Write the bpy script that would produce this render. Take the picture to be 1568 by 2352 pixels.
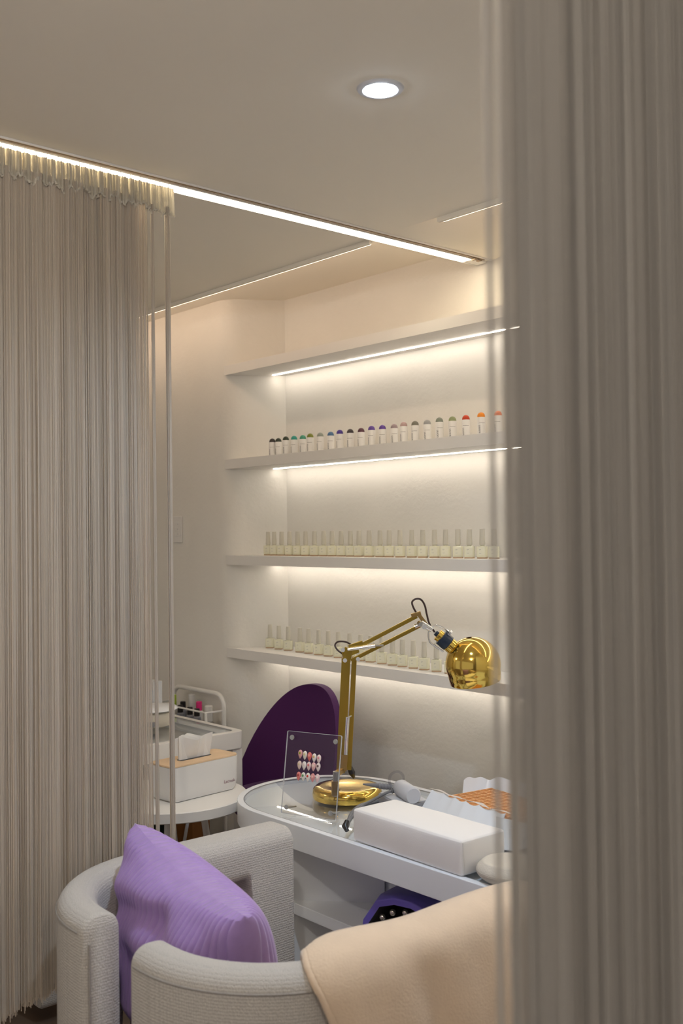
import bpy, bmesh, math, random
import numpy as np
from mathutils import Vector, Matrix
random.seed(7); rng = np.random.default_rng(7)
PI = math.pi
for o in list(bpy.data.objects): bpy.data.objects.remove(o)
SC = bpy.context.scene; COL = SC.collection

# ------------------------------------------------------------------ camera
FPX, CAMH = 2446.0, 1.52
YAW, PIT, ROLL = math.radians(49.3), math.atan(44/2446.0), 0.0125
f0 = Vector((-math.sin(YAW), math.cos(YAW), 0)); r0 = Vector((math.cos(YAW), math.sin(YAW), 0)); UPV = Vector((0, 0, 1))
CF = f0*math.cos(PIT)+UPV*math.sin(PIT); u0 = UPV*math.cos(PIT)-f0*math.sin(PIT)
CU = u0*math.cos(ROLL)+r0*math.sin(ROLL); CR = r0*math.cos(ROLL)-u0*math.sin(ROLL)
CAM = Vector((0, 0, CAMH))
cd = bpy.data.cameras.new('camera'); cam = bpy.data.objects.new('camera', cd); COL.objects.link(cam)
cd.sensor_fit = 'HORIZONTAL'; cd.sensor_width = 36; cd.lens = 36*FPX/1568
cam.matrix_world = Matrix(((CR.x, CU.x, -CF.x, CAM.x), (CR.y, CU.y, -CF.y, CAM.y), (CR.z, CU.z, -CF.z, CAM.z), (0, 0, 0, 1)))
cd.clip_start = .05; cd.clip_end = 50
cd.dof.use_dof = True; cd.dof.focus_distance = 3.1; cd.dof.aperture_fstop = 7.0
SC.camera = cam

def at(x, y, X=None, Y=None, Z=None, d=None):
    """point on the measured plane (wall, desk top, floor ...) that shows at this place of the photograph"""
    v = CF+CR*((x-784)/FPX)-CU*((y-1176)/FPX)
    t = X/v.x if X is not None else Y/v.y if Y is not None else (Z-CAMH)/v.z if Z is not None else d
    return CAM+v*t

# ------------------------------------------------------------------ world, exposure
w = bpy.data.worlds.new('world'); SC.world = w; w.use_nodes = True
w.node_tree.nodes['Background'].inputs[0].default_value = (1.0, 0.95, 0.90, 1)
w.node_tree.nodes['Background'].inputs[1].default_value = 0.40
SC.view_settings.view_transform = 'Standard'; SC.view_settings.look = 'None'
SC.view_settings.exposure = 0.18; SC.view_settings.gamma = 1.0; SC.view_settings.use_curve_mapping = False
E_SHELF, E_COVE, E_TRACK, E_LENS, W_SPOT = 25.0, 16.5, 15.0, 30.0, 40.0
W_FILL_FAR, W_FILL_NEAR, W_FILL_BOOTH = 17.0, 18.0, 12.0  # power of the added out-of-view fill lamps

# ------------------------------------------------------------------ materials
MATS = {}
def mat(name, color, rough=.5, metal=0., spec=.5, noise=0., nscale=8., bump=0., bscale=120., sheen=0., trans=0., transl=0., emit=None, coat=0.):
    if name in MATS: return MATS[name]
    m = bpy.data.materials.new(name); m.use_nodes = True; nt = m.node_tree; N = nt.nodes; L = nt.links
    b = N['Principled BSDF']; c = tuple(color)+(1,)
    b.inputs['Base Color'].default_value = c; b.inputs['Roughness'].default_value = rough; b.inputs['Metallic'].default_value = metal
    b.inputs['Specular IOR Level'].default_value = spec
    if sheen: b.inputs['Sheen Weight'].default_value = sheen; b.inputs['Sheen Roughness'].default_value = .4
    if coat: b.inputs['Coat Weight'].default_value = coat; b.inputs['Coat Roughness'].default_value = .05
    if trans: b.inputs['Transmission Weight'].default_value = trans
    tc = N.new('ShaderNodeTexCoord')
    if noise:
        n = N.new('ShaderNodeTexNoise'); n.inputs['Scale'].default_value = nscale; n.inputs['Detail'].default_value = 5
        r = N.new('ShaderNodeMix'); r.data_type = 'RGBA'
        r.inputs[6].default_value = tuple(max(0, v*(1-noise)) for v in color)+(1,); r.inputs[7].default_value = tuple(min(1, v*(1+noise)) for v in color)+(1,)
        L.new(tc.outputs['Object'], n.inputs['Vector']); L.new(n.outputs['Fac'], r.inputs[0]); L.new(r.outputs[2], b.inputs['Base Color'])
    if bump:
        n2 = N.new('ShaderNodeTexNoise'); n2.inputs['Scale'].default_value = bscale; n2.inputs['Detail'].default_value = 3
        bp = N.new('ShaderNodeBump'); bp.inputs['Strength'].default_value = bump; bp.inputs['Distance'].default_value = .004
        L.new(tc.outputs['Object'], n2.inputs['Vector']); L.new(n2.outputs['Fac'], bp.inputs['Height']); L.new(bp.outputs['Normal'], b.inputs['Normal'])
    if emit:
        b.inputs['Emission Color'].default_value = tuple(emit[0])+(1,); b.inputs['Emission Strength'].default_value = emit[1]
    if transl:
        t = N.new('ShaderNodeBsdfTranslucent'); t.inputs[0].default_value = c; mx = N.new('ShaderNodeMixShader'); mx.inputs[0].default_value = transl
        L.new(b.outputs[0], mx.inputs[1]); L.new(t.outputs[0], mx.inputs[2]); L.new(mx.outputs[0], N['Material Output'].inputs[0])
    MATS[name] = m; return m
def thin_glass(name, tint, rough=.02, ior=1.5, extra=.0):
    m = bpy.data.materials.new(name); m.use_nodes = True; nt = m.node_tree; N = nt.nodes; L = nt.links
    N.remove(N['Principled BSDF'])
    tr = N.new('ShaderNodeBsdfTransparent'); tr.inputs[0].default_value = tuple(tint)+(1,)
    gl = N.new('ShaderNodeBsdfGlossy'); gl.inputs['Roughness'].default_value = rough
    fr = N.new('ShaderNodeFresnel'); fr.inputs[0].default_value = ior
    ad = N.new('ShaderNodeMath'); ad.operation = 'ADD'; ad.inputs[1].default_value = extra; ad.use_clamp = True
    mx = N.new('ShaderNodeMixShader'); L.new(fr.outputs[0], ad.inputs[0])
    ge = N.new('ShaderNodeNewGeometry'); iv = N.new('ShaderNodeMath'); iv.operation = 'SUBTRACT'; iv.inputs[0].default_value = 1; L.new(ge.outputs['Backfacing'], iv.inputs[1])
    mu = N.new('ShaderNodeMath'); mu.operation = 'MULTIPLY'; L.new(ad.outputs[0], mu.inputs[0]); L.new(iv.outputs[0], mu.inputs[1]); L.new(mu.outputs[0], mx.inputs[0]); L.new(tr.outputs[0], mx.inputs[1]); L.new(gl.outputs[0], mx.inputs[2])
    L.new(mx.outputs[0], N['Material Output'].inputs[0]); MATS[name] = m; return m
def emitter(name, color, strength):
    m = bpy.data.materials.new(name); m.use_nodes = True; N = m.node_tree.nodes; N.remove(N['Principled BSDF'])
    e = N.new('ShaderNodeEmission'); e.inputs[0].default_value = tuple(color)+(1,); e.inputs[1].default_value = strength
    m.node_tree.links.new(e.outputs[0], N['Material Output'].inputs[0]); MATS[name] = m; return m
def knit(name, color, scale=260., strength=.6, stretch=(1, 1, .45)):
    """woven boucle: two crossed wave directions as fine relief and thread tone"""
    m = bpy.data.materials.new(name); m.use_nodes = True; nt = m.node_tree; N = nt.nodes; L = nt.links; b = N['Principled BSDF']
    b.inputs['Roughness'].default_value = .95; b.inputs['Specular IOR Level'].default_value = .1; b.inputs['Sheen Weight'].default_value = .25
    tc = N.new('ShaderNodeTexCoord'); mp = N.new('ShaderNodeMapping'); mp.inputs['Scale'].default_value = stretch; L.new(tc.outputs['Object'], mp.inputs[0])
    v = N.new('ShaderNodeTexVoronoi'); v.inputs['Scale'].default_value = scale; v.inputs['Randomness'].default_value = .4; L.new(mp.outputs[0], v.inputs['Vector'])
    n = N.new('ShaderNodeTexNoise'); n.inputs['Scale'].default_value = 22; L.new(tc.outputs['Object'], n.inputs['Vector'])
    r = N.new('ShaderNodeValToRGB'); r.color_ramp.elements[0].color = tuple(min(1, c*1.08) for c in color)+(1,); r.color_ramp.elements[1].color = tuple(c*.72 for c in color)+(1,)
    r.color_ramp.elements[0].position = .1; r.color_ramp.elements[1].position = .85
    L.new(v.outputs['Distance'], r.inputs[0]); L.new(r.outputs[0], b.inputs['Base Color'])
    bp = N.new('ShaderNodeBump'); bp.invert = True; bp.inputs['Strength'].default_value = strength; bp.inputs['Distance'].default_value = .003
    L.new(v.outputs['Distance'], bp.inputs['Height']); L.new(bp.outputs[0], b.inputs['Normal']); MATS[name] = m; return m
def strand_mat(name, color, transl):
    m = bpy.data.materials.new(name); m.use_nodes = True; nt = m.node_tree; N = nt.nodes; L = nt.links; b = N['Principled BSDF']
    g = N.new('ShaderNodeNewGeometry'); r = N.new('ShaderNodeMix'); r.data_type = 'RGBA'
    r.inputs[6].default_value = tuple(c*.92 for c in color)+(1,); r.inputs[7].default_value = tuple(min(1, c*1.05) for c in color)+(1,)
    L.new(g.outputs['Random Per Island'], r.inputs[0]); L.new(r.outputs[2], b.inputs['Base Color'])
    b.inputs['Roughness'].default_value = .6; b.inputs['Specular IOR Level'].default_value = .3
    t = N.new('ShaderNodeBsdfTranslucent'); L.new(r.outputs[2], t.inputs[0]); mx = N.new('ShaderNodeMixShader'); mx.inputs[0].default_value = transl
    L.new(b.outputs[0], mx.inputs[1]); L.new(t.outputs[0], mx.inputs[2]); L.new(mx.outputs[0], N['Material Output'].inputs[0]); MATS[name] = m; return m

WALL = mat('wall plaster', (.79, .765, .715), .85, spec=.2, noise=.05, nscale=5, bump=.25, bscale=60)
CEIL = mat('ceiling plaster', (.90, .85, .755), .9, spec=.15, noise=.02, nscale=2)
SHELF = mat('shelf white laminate', (.80, .78, .75), .6, noise=.02, nscale=12)
WHITE = mat('white lacquer', (.82, .85, .90), .25, spec=.5)
CREAMW = mat('warm white lacquer', (.80, .785, .76), .35)
FLOOR = mat('brown wood floor', (.17, .115, .08), .5, noise=.35, nscale=6)
LED_S = emitter('shelf led', (1.0, .90, .77), E_SHELF); LED_C = emitter('cove led', (1.0, .72, .50), E_COVE)
LED_T = emitter('track led', (1.0, .85, .60), E_TRACK); LENS = emitter('downlight lens', (.74, .85, 1.0), E_LENS)
CHROME = mat('chrome', (.78, .78, .78), .12, 1.0); STEEL = mat('brushed steel', (.45, .45, .45), .3, 1.0)
GOLD = mat('polished gold', (.80, .56, .13), .10, 1.0); GOLD2 = mat('satin gold bar', (.42, .29, .055), .30, 1.0); BRASS = mat('worn brass', (.45, .30, .12), .35, 1.0)
BLACK = mat('black plastic', (.015, .013, .014), .35); CORD = mat('dark brown cord', (.04, .018, .015), .5); NAVY = mat('dark blue bakelite', (.012, .025, .05), .25)
GREY = mat('grey plastic', (.27, .27, .29), .45); LGREY = mat('light grey plastic', (.55, .56, .60), .35); MGREY = mat('medium grey rubber', (.18, .18, .19), .6)
PANE = thin_glass('table glass', (.975, .985, .985), .01, 1.5, .02); ACRY = thin_glass('clear acrylic', (.985, .985, .99), .01, 1.35, .0)
ACRYE = mat('acrylic edge', (.80, .82, .86), .15, trans=.5); CLEAR = thin_glass('clear plastic', (.86, .86, .88), .1, 1.45, .06)

# ------------------------------------------------------------------ geometry helpers: a geom is (verts, faces)
def gbox(x0, x1, y0, y1, z0, z1):
    v = [(x, y, z) for z in (z0, z1) for y in (y0, y1) for x in (x0, x1)]
    return v, [(0, 2, 3, 1), (4, 5, 7, 6), (0, 1, 5, 4), (2, 6, 7, 3), (0, 4, 6, 2), (1, 3, 7, 5)]
def gprism(poly, z0, z1):
    n = len(poly); v = [(x, y, z0) for x, y in poly]+[(x, y, z1) for x, y in poly]
    f = [tuple(range(n-1, -1, -1)), tuple(range(n, 2*n))]+[(i, (i+1) % n, n+(i+1) % n, n+i) for i in range(n)]
    return v, f
def glathe(prof, n=32, cap=True):
    v = []; f = []
    for r, z in prof: v += [(r*math.cos(2*PI*k/n), r*math.sin(2*PI*k/n), z) for k in range(n)]
    for i in range(len(prof)-1):
        for k in range(n):
            a, b = i*n+k, i*n+(k+1) % n; f.append((a, b, b+n, a+n))
    if cap:
        f.append(tuple(range(n-1, -1, -1))); m = (len(prof)-1)*n; f.append(tuple(range(m, m+n)))
    return v, f
def gtube(path, r, n=8, caps=True):
    P = [Vector(p) for p in path]; m = len(P); R = r if isinstance(r, (list, tuple)) else [r]*m
    v = []; f = []; T0 = (P[1]-P[0]).normalized(); ref = Vector((0, 0, 1)) if abs(T0.z) < .9 else Vector((1, 0, 0)); nrm = T0.cross(ref).normalized()
    for i in range(m):
        T = ((P[i+1]-P[i]) if i == 0 else (P[i]-P[i-1]) if i == m-1 else (P[i+1]-P[i-1])).normalized()
        nrm = (nrm-T*nrm.dot(T)).normalized(); bi = T.cross(nrm)
        for k in range(n):
            a = 2*PI*k/n; q = P[i]+(nrm*math.cos(a)+bi*math.sin(a))*R[i]; v.append(tuple(q))
    for i in range(m-1):
        for k in range(n):
            a, b = i*n+k, i*n+(k+1) % n; f.append((a, b, b+n, a+n))
    if caps: f.append(tuple(range(n-1, -1, -1))); f.append(tuple(range((m-1)*n, m*n)))
    return v, f
def ggrid(fn, nu, nv, closeu=False):
    v = [tuple(fn(i/(nu if closeu else nu-1), j/(nv-1))) for j in range(nv) for i in range(nu)]; f = []
    for j in range(nv-1):
        for i in range(nu if closeu else nu-1):
            a, b = j*nu+i, j*nu+(i+1) % nu; f.append((a, b, b+nu, a+nu))
    return v, f
def gbar(a, b, wx, wy, side=None):
    """rectangular bar from a to b; wx measured along side, wy across"""
    a, b = Vector(a), Vector(b); t = (b-a).normalized(); s = Vector(side) if side else t.cross(UPV); s = (s-t*s.dot(t)).normalized(); q = t.cross(s)
    v = [tuple(p+s*(wx/2*i)+q*(wy/2*j)) for p in (a, b) for i, j in ((-1, -1), (1, -1), (1, 1), (-1, 1))]
    return v, [(3, 2, 1, 0), (4, 5, 6, 7)]+[(i, (i+1) % 4, 4+(i+1) % 4, 4+i) for i in range(4)]
def gsphere(c, r, n=12, m=8, sq=(1, 1, 1)):
    g = ggrid(lambda u, v: (c[0]+r*sq[0]*math.sin(PI*v)*math.cos(2*PI*u), c[1]+r*sq[1]*math.sin(PI*v)*math.sin(2*PI*u), c[2]-r*sq[2]*math.cos(PI*v)), n, m+1, True)
    return g
def xf(g, M): return [tuple(M @ Vector(p)) for p in g[0]], g[1]
def mv(g, d): return [(p[0]+d[0], p[1]+d[1], p[2]+d[2]) for p in g[0]], g[1]
def axis_m(loc, z):
    z = Vector(z).normalized(); return Matrix.Translation(loc) @ z.to_track_quat('Z', 'Y').to_matrix().to_4x4()
def rrect(x0, x1, y0, y1, r, n=6):
    p = []
    for cx, cy, a in ((x1-r, y1-r, 0), (x0+r, y1-r, PI/2), (x0+r, y0+r, PI), (x1-r, y0+r, 1.5*PI)):
        p += [(cx+r*math.cos(a+PI/2*k/n), cy+r*math.sin(a+PI/2*k/n)) for k in range(n+1)]
    return p
def spline(pts, n=8):
    P = [Vector(p) for p in pts]; P = [P[0]*2-P[1]]+P+[P[-1]*2-P[-2]]; out = []
    for i in range(1, len(P)-2):
        a, b, c, d = P[i-1:i+3]
        for k in range(n):
            t = k/n; out.append(.5*((2*b)+(c-a)*t+(2*a-5*b+4*c-d)*t*t+(3*b-a-3*c+d)*t**3))
    return out+[P[-2]]
def mesh(name, geoms, bevel=0., seg=2, ang=35, smooth=True):
    if isinstance(geoms, tuple): geoms = [geoms]
    V = []; F = []
    for v, f in geoms:
        o = len(V); V += list(v); F += [tuple(i+o for i in q) for q in f]
    me = bpy.data.meshes.new(name); me.from_pydata(V, [], F)
    bm = bmesh.new(); bm.from_mesh(me)
    bmesh.ops.recalc_face_normals(bm, faces=bm.faces)
    if bevel:
        es = [e for e in bm.edges if len(e.link_faces) == 2 and e.calc_face_angle(0) > math.radians(ang)]
        bmesh.ops.bevel(bm, geom=es, offset=bevel, segments=seg, profile=.5, affect='EDGES')
    bm.to_mesh(me); bm.free()
    if smooth:
        me.shade_smooth(); me.set_sharp_from_angle(angle=math.radians(40))
    return me
def obj(name, geoms, m, parent=None, bevel=0., seg=2, smooth=True, loc=None, label=None):
    me = geoms if isinstance(geoms, bpy.types.Mesh) else mesh(name, geoms, bevel, seg, smooth=smooth)
    if not me.materials: me.materials.append(m)
    o = bpy.data.objects.new(name, me); COL.objects.link(o)
    if parent: o.parent = parent
    if bevel: wn = o.modifiers.new('weighted_normal', 'WEIGHTED_NORMAL'); wn.keep_sharp = True
    if loc is not None: o.location = loc
    if label: o['label'] = label
    return o
def tag(o, label, cat, group=None):
    o['label'] = label; o['category'] = cat
    if group: o['group'] = group
    return o
def thing(name, label, cat, loc=(0, 0, 0), rotz=0., group=None):
    o = bpy.data.objects.new(name, None); o.empty_display_size = .05; COL.objects.link(o); o.location = loc; o.rotation_euler = (0, 0, rotz)
    return tag(o, label, cat, group)
def struct(name, geoms, m, bevel=0., parent=None, smooth=True):
    o = obj(name, geoms, m, parent, bevel, smooth=smooth)
    if not parent: o['kind'] = 'structure'
    return o
def copy_thing(root, loc, rotz=None, label=None):
    r = root.copy(); COL.objects.link(r); r.location = loc
    if rotz is not None: r.rotation_euler = (0, 0, rotz)
    if label: r['label'] = label
    for ch in root.children:
        c = ch.copy(); COL.objects.link(c); c.parent = r
        for g in ch.children:
            d = g.copy(); COL.objects.link(d); d.parent = c
    return r
def text_mesh(s, size):
    c = bpy.data.curves.new('lettering', 'FONT'); c.body = s; c.size = size; c.align_x = 'CENTER'; c.align_y = 'CENTER'; c.resolution_u = 2
    o = bpy.data.objects.new('lettering', c); COL.objects.link(o); bpy.context.view_layer.update()
    me = bpy.data.meshes.new_from_object(o.evaluated_get(bpy.context.evaluated_depsgraph_get())); bpy.data.objects.remove(o); bpy.data.curves.remove(c)
    return [tuple(v.co) for v in me.vertices], [tuple(p.vertices) for p in me.polygons]
ORD = ['first', 'second', 'third', 'fourth', 'fifth', 'sixth', 'seventh', 'eighth', 'ninth', 'tenth', 'eleventh', 'twelfth', 'thirteenth', 'fourteenth', 'fifteenth', 'sixteenth', 'seventeenth', 'eighteenth', 'nineteenth', 'twentieth', 'twenty-first', 'twenty-second', 'twenty-third', 'twenty-fourth', 'twenty-fifth']

# ================================================================== the setting
ZC, ZL, ZU = 2.404, 2.391, 2.462          # room ceiling, its cove lip, raised cove soffit
YF, YB, YE = 2.44, 2.65, 2.180            # wall face left of the niche, niche back, cove edge
XR = -0.95
struct('floor', gbox(-5.2, 2.6, -2.2, 2.8, -.05, 0), FLOOR)
# wall with the niche: flat, rounded corner, splayed cheek, niche back
cx0, dirx = -3.54, Vector((.11, .21)).normalized()
rad = .11; tl = rad*math.tan(math.acos(dirx.x)/2)
arc = []; c0 = Vector((cx0-tl, YF+rad))
for k in range(9):
    a = -PI/2+math.acos(dirx.x)*k/8; arc.append((c0.x+rad*math.cos(a), c0.y+rad*math.sin(a)))
prof = [(-5.0, YF)]+arc+[(-3.42, YB), (XR, YB)]
struct('wall_back', gprism(prof+[(XR, 2.8), (-5.0, 2.8)], 0, ZU), WALL)
struct('wall_left', gbox(-5.1, -5.0, -2.2, 2.8, 0, ZU), WALL)
struct('wall_right', gbox(XR, XR+.1, 1.5, 2.8, 0, ZU), WALL)
def trk(y): return -2.267-.0286*y
# dropped ceiling, with the beam between the two coves running on to the wall
cg = [gbox(-5.0, 2.6, -2.2, YE-.012, ZC, ZC+.018)]
struct('ceiling', cg, CEIL)
struct('ceiling_soffit', gbox(-5.0, XR, 1.95, 2.8, ZU, ZU+.05), CEIL)
def gex(poly, y0, y1):
    n = len(poly); v = [(x, y0, z) for x, z in poly]+[(x, y1, z) for x, z in poly]
    return v, [tuple(range(n)), tuple(range(2*n-1, n-1, -1))]+[(i, (i+1) % n, n+(i+1) % n, n+i) for i in range(n)]
struct('ceiling_beam', gex([(-2.10, ZU), (-2.15, 2.440), (-2.22, 2.416), (-2.29, ZC), (-2.375, ZC), (-2.375, ZU)], YE-.011, YB), CEIL)
struct('trim_1', gbox(-5.0, -2.376, YE-.012, YE, ZL, ZC+.018), CEIL)
struct('trim_2', gbox(-2.09, XR, YE-.012, YE, ZL, ZC+.018), CEIL)

# cove led strips on the back of the ceiling lip
def led_strip(name, label, x0, x1, m):
    t = thing(name, label, 'led strip', ((x0+x1)/2, YE, ZL)); h = (x1-x0)/2
    obj('profile', gbox(-h, h, .0003, .0015, .0005, .016), STEEL, t); obj('diffuser', gbox(-h, h, .0016, .0034, .001, .014), m, t); return t
led_strip('cove_led_strip', 'warm led strip hidden in the ceiling cove left of the curtain track', -4.95, -2.385, LED_C)
led_strip('cove_led_strip', 'warm led strip hidden in the ceiling cove right of the curtain track', -2.08, XR-.01, LED_C)

# ------------------------------------------------------------------ curtain track with light slot
ta = math.atan(.0286)
t = thing('curtain_track', 'long ceiling curtain track with a bright white light strip', 'curtain track', (trk(1.3), 1.3, ZC), ta)
y0, y1 = -1.45, 1.345
obj('channel', [gbox(-.030, -.027, y0, y1, -.009, -.0005), gbox(.0345, .038, y0, y1, -.005, -.0005), gbox(.010, .0125, y0, y1, -.006, -.0005)], CREAMW, t)
obj('light_diffuser', gbox(-.0265, .0095, y0, y1-.07, -.007, -.0006), LED_T, t)
obj('end_cover', gbox(-.0265, .0095, y1-.069, y1, -.007, -.0006), CREAMW, t)
obj('curtain_rail', gbox(.0175, .0245, y0, y1-.02, -.004, -.0006), mat('brown aluminium', (.36, .27, .19), .45, .3), t)
for k in (-.07, -.045): obj('rail_stop', gbox(.013, .029, y1+k-.005, y1+k+.005, -.011, -.0062), MATS['brown aluminium'], t)

# ------------------------------------------------------------------ recessed downlight, and unseen globes added as fill
def downlight(x, y, label, power, tint, globe=False):
    t = thing('downlight', label, 'downlight', (x, y, ZC), 0, 'ceiling downlights')
    obj('trim_ring', glathe([(.032, -.002), (.036, -.005), (.045, -.004), (.0475, -.0005)], 40, False), LGREY, t)
    obj('reflector', glathe([(.0315, -.0015), (.026, .0)], 32, False), CHROME, t)
    if globe: obj('fill_globe', gsphere((0, 0, -.030), .0285, 20, 12), LENS_FILL, t)
    else: obj('lens', glathe([(.030, -.004), (.022, -.010), (.008, -.013)], 32), LENS, t)
    l = bpy.data.lights.new('downlight_lamp', 'POINT' if globe else 'SPOT'); l.energy = power; l.shadow_soft_size = .03; l.color = tint
    if not globe: l.spot_size = math.radians(150); l.spot_blend = 1.0
    lo = bpy.data.objects.new('lamp', l); COL.objects.link(lo); lo.parent = t; lo.location = (0, 0, -.02 if not globe else -.095)
    return t
p = at(873, 203, Z=ZC)
downlight(p.x, p.y, 'round recessed downlight glowing cool white in the ceiling', W_SPOT, (.66, .81, 1.0))
WARM = (1.0, .90, .78); LENS_FILL = emitter('unseen globe', (1.0, .92, .82), 14)  # tint and glow of the added fill globes
downlight(-.75, .35, 'unseen globe lamp added as fill above the gap between the two curtains, outside the picture', W_FILL_FAR, (1.0, .93, .84), True)  # added to brighten the front of the left curtain
downlight(.75, .10, 'unseen globe lamp added as fill right of the viewer, outside the picture', W_FILL_NEAR, WARM, True)  # unseen lamp added to brighten the near side of the right curtain
downlight(-4.2, -.5, 'unseen globe lamp added as backlight behind the left string curtain, hidden from view', W_FILL_BOOTH, WARM, True)  # added so the left curtain is lit from behind

# ------------------------------------------------------------------ shelves
TOPS = [2.191, 1.813, 1.428, 1.058]; NM = ['uppermost', 'second', 'third', 'lowest']
def cheek(y): return -3.54+.11*(y-YF)/.21
for i, zt in enumerate(TOPS):
    t = thing('wall_shelf', '%s white wall shelf in the niche, lit from below' % NM[i], 'shelf', (-3.5, YF, zt-.037), 0, 'niche shelves')
    th = .037
    poly = [(-3.552+3.5, 0), (XR+3.5-.001, 0), (XR+3.5-.001, .209), (-3.42+3.5+.001, .209), (cheek(YF+.02)+3.5+.004, .03)]
    obj('board', gprism(poly, 0, th), SHELF, t)
    obj('led_strip', gbox(-3.435+3.5+.004, XR+3.5-.05, .152, .1568, -.0028, -.0005), LED_S, t, label='glowing led strip under the shelf')

# ------------------------------------------------------------------ colour sticks with domed caps on the second shelf
STW = mat('white label body', (.80, .79, .77), .45); INK = mat('dark print', (.05, .05, .06), .6); INKG = mat('grey print', (.35, .34, .32), .6)
body_me = mesh('body', glathe([(.0125, 0), (.0135, .001), (.0135, .059), (.0128, .0603)], 20)); body_me.materials.append(STW)
dome_me = mesh('cap', glathe([(.0124, .0604), (.0124, .064), (.0112, .0685), (.0085, .0725), (.0045, .0752), (.001, .076)], 20))
def onfront(g, r, facing):   # wrap flat text (x along, y up) round a cylinder of radius r, reading upwards, centred at angle `facing`
    out = []
    for x, y, z in g[0]:
        a = facing-y/r; out.append((r*math.cos(a), r*math.sin(a), x))
    return out, g[1]
FA = math.radians(-38)-PI/2+.0    # direction of the viewer seen from the shelf
FA = math.atan2(-1, 1.12)
tg = onfront(mv(text_mesh('uonn', .0125), (.022, .004, 0)), .0138, FA-.55); text_me = mesh('lettering', tg, smooth=False); text_me.materials.append(INK)
line_me = mesh('label_line', ggrid(lambda u, v: (.01375*math.cos(FA-.9+1.5*u), .01375*math.sin(FA-.9+1.5*u), .0405+.0008*v), 10, 2)); line_me.materials.append(INK)
STICKS = [(625, 'black', (.02, .012, .01)), (639, 'black green', (.02, .03, .015)), (656, 'dark green', (.025, .04, .018)), (675, 'teal', (.02, .30, .24)), (695, 'green', (.05, .30, .19)), (712, 'olive green', (.20, .22, .02)), (735, 'pale grey green', (.30, .33, .28)), (759, 'steel blue', (.07, .16, .30)), (780, 'deep violet blue', (.06, .03, .28)), (804, 'near-black plum', (.035, .025, .03)), (829, 'maroon', (.09, .025, .045)), (853, 'violet', (.11, .05, .30)), (878, 'purple', (.12, .05, .32)), (905, 'dusty mauve', (.33, .25, .27)), (927, 'pale pink', (.45, .31, .30)), (953, 'olive grey', (.18, .17, .13)), (981, 'light grey', (.32, .32, .32)), (1009, 'grey green', (.24, .27, .22)), (1039, 'sage green', (.27, .31, .15)), (1070, 'red', (.55, .05, .01)), (1105, 'orange', (.85, .26, .01)), (1144, 'coral', (.75, .22, .10))]
for i, (px, cn, c) in enumerate(STICKS):
    p = at(px, 990, Y=2.53+.012*math.sin(i*2.1)); q = .0+random.uniform(-.25, .25)
    t = thing('polish_bottle', 'slim white polish bottle with %s domed cap, %s from left on second shelf' % (cn, ORD[i]), 'polish bottle', (p.x, p.y, TOPS[1]), q, 'domed-cap bottles on the second shelf')
    obj('body', body_me, STW, t); obj('lettering', text_me, INK, t); obj('label_line', line_me, INK, t)
    d = obj('cap', dome_me.copy(), None, t, label='%s domed cap' % cn) if False else None
    dm = dome_me.copy(); dm.materials.append(mat('cap '+cn, c, .35, noise=.25, nscale=300)); obj('cap', dm, None, t)

# ------------------------------------------------------------------ gel polish bottles
GEL = mat('milky yellow bottle glass', (.83, .81, .62), .22, spec=.4); GCAP = mat('cream bottle cap', (.63, .60, .51), .45); GBASE = mat('amber bottle foot', (.55, .37, .23), .3); GLAB = mat('cream label', (.82, .80, .64), .5)
gb = mesh('glass', [gprism(rrect(-.0165, .0165, -.0145, .0145, .006), .0045, .039), glathe([(.0085, .039), (.0070, .0415)], 16)], .0012); gb.materials.append(GEL)
gf = mesh('foot', gprism(rrect(-.0160, .0160, -.0140, .0140, .006), 0, .0044), .001); gf.materials.append(GBASE)
gc = mesh('cap', glathe([(.0072, .0418), (.0072, .0428), (.0096, .0433), (.0078, .093), (.0070, .0935)], 18)); gc.materials.append(GCAP)
gl = mesh('label', gbox(-.0105, .0105, -.0149, -.0147, .011, .035)); gl.materials.append(GLAB)
gp = mesh('print', [gbox(-.007, -.001, -.0152, -.01495, .028, .0290), gbox(-.007, .000, -.0152, -.01495, .0165, .0172), gbox(-.007, -.003, -.0152, -.01495, .0258, .0263)]); gp.materials.append(INKG)
gr = mesh('collar', glathe([(.0066, .0395), (.0066, .0417)], 16)); gr.materials.append(mat('collar brown', (.16, .12, .09), .5))
def gel(px, py, zt, Y, label, group, i):
    p = at(px, py, Y=Y)
    t = thing('gel_polish_bottle', label, 'polish bottle', (p.x, p.y, zt), math.radians(33+random.uniform(-9, 9)), group)
    for n, m in (('glass', gb), ('foot', gf), ('cap', gc), ('collar', gr)): obj(n, m, None, t)
    l = obj('label', gl, None, t); obj('print', gp, None, l)
S3 = [616, 630, 647, 665, 683.6, 702, 722.4, 743.5, 763, 783.7, 805, 824.5, 848, 873, 894, 919, 946, 971, 998, 1023.5, 1051.7, 1078, 1107.6, 1134.6]
for i, px in enumerate(S3): gel(px, 1275, TOPS[2], 2.525, 'pale yellow gel polish bottle with tall cap, %s from left on third shelf' % ORD[i], 'gel polish bottles on the third shelf', i)
S4 = [620.5, 640.6, 662, 689, 709, 732, 754, 777, 803, 828, 851, 877, 901, 924, 949, 974, 1002, 1032]
for i, px in enumerate(S4): gel(px, 1500, TOPS[3], 2.555-.055*i/17, 'pale yellow gel polish bottle with tall cap, %s from left on lowest shelf' % ORD[i], 'gel polish bottles on the lowest shelf', i)

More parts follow.
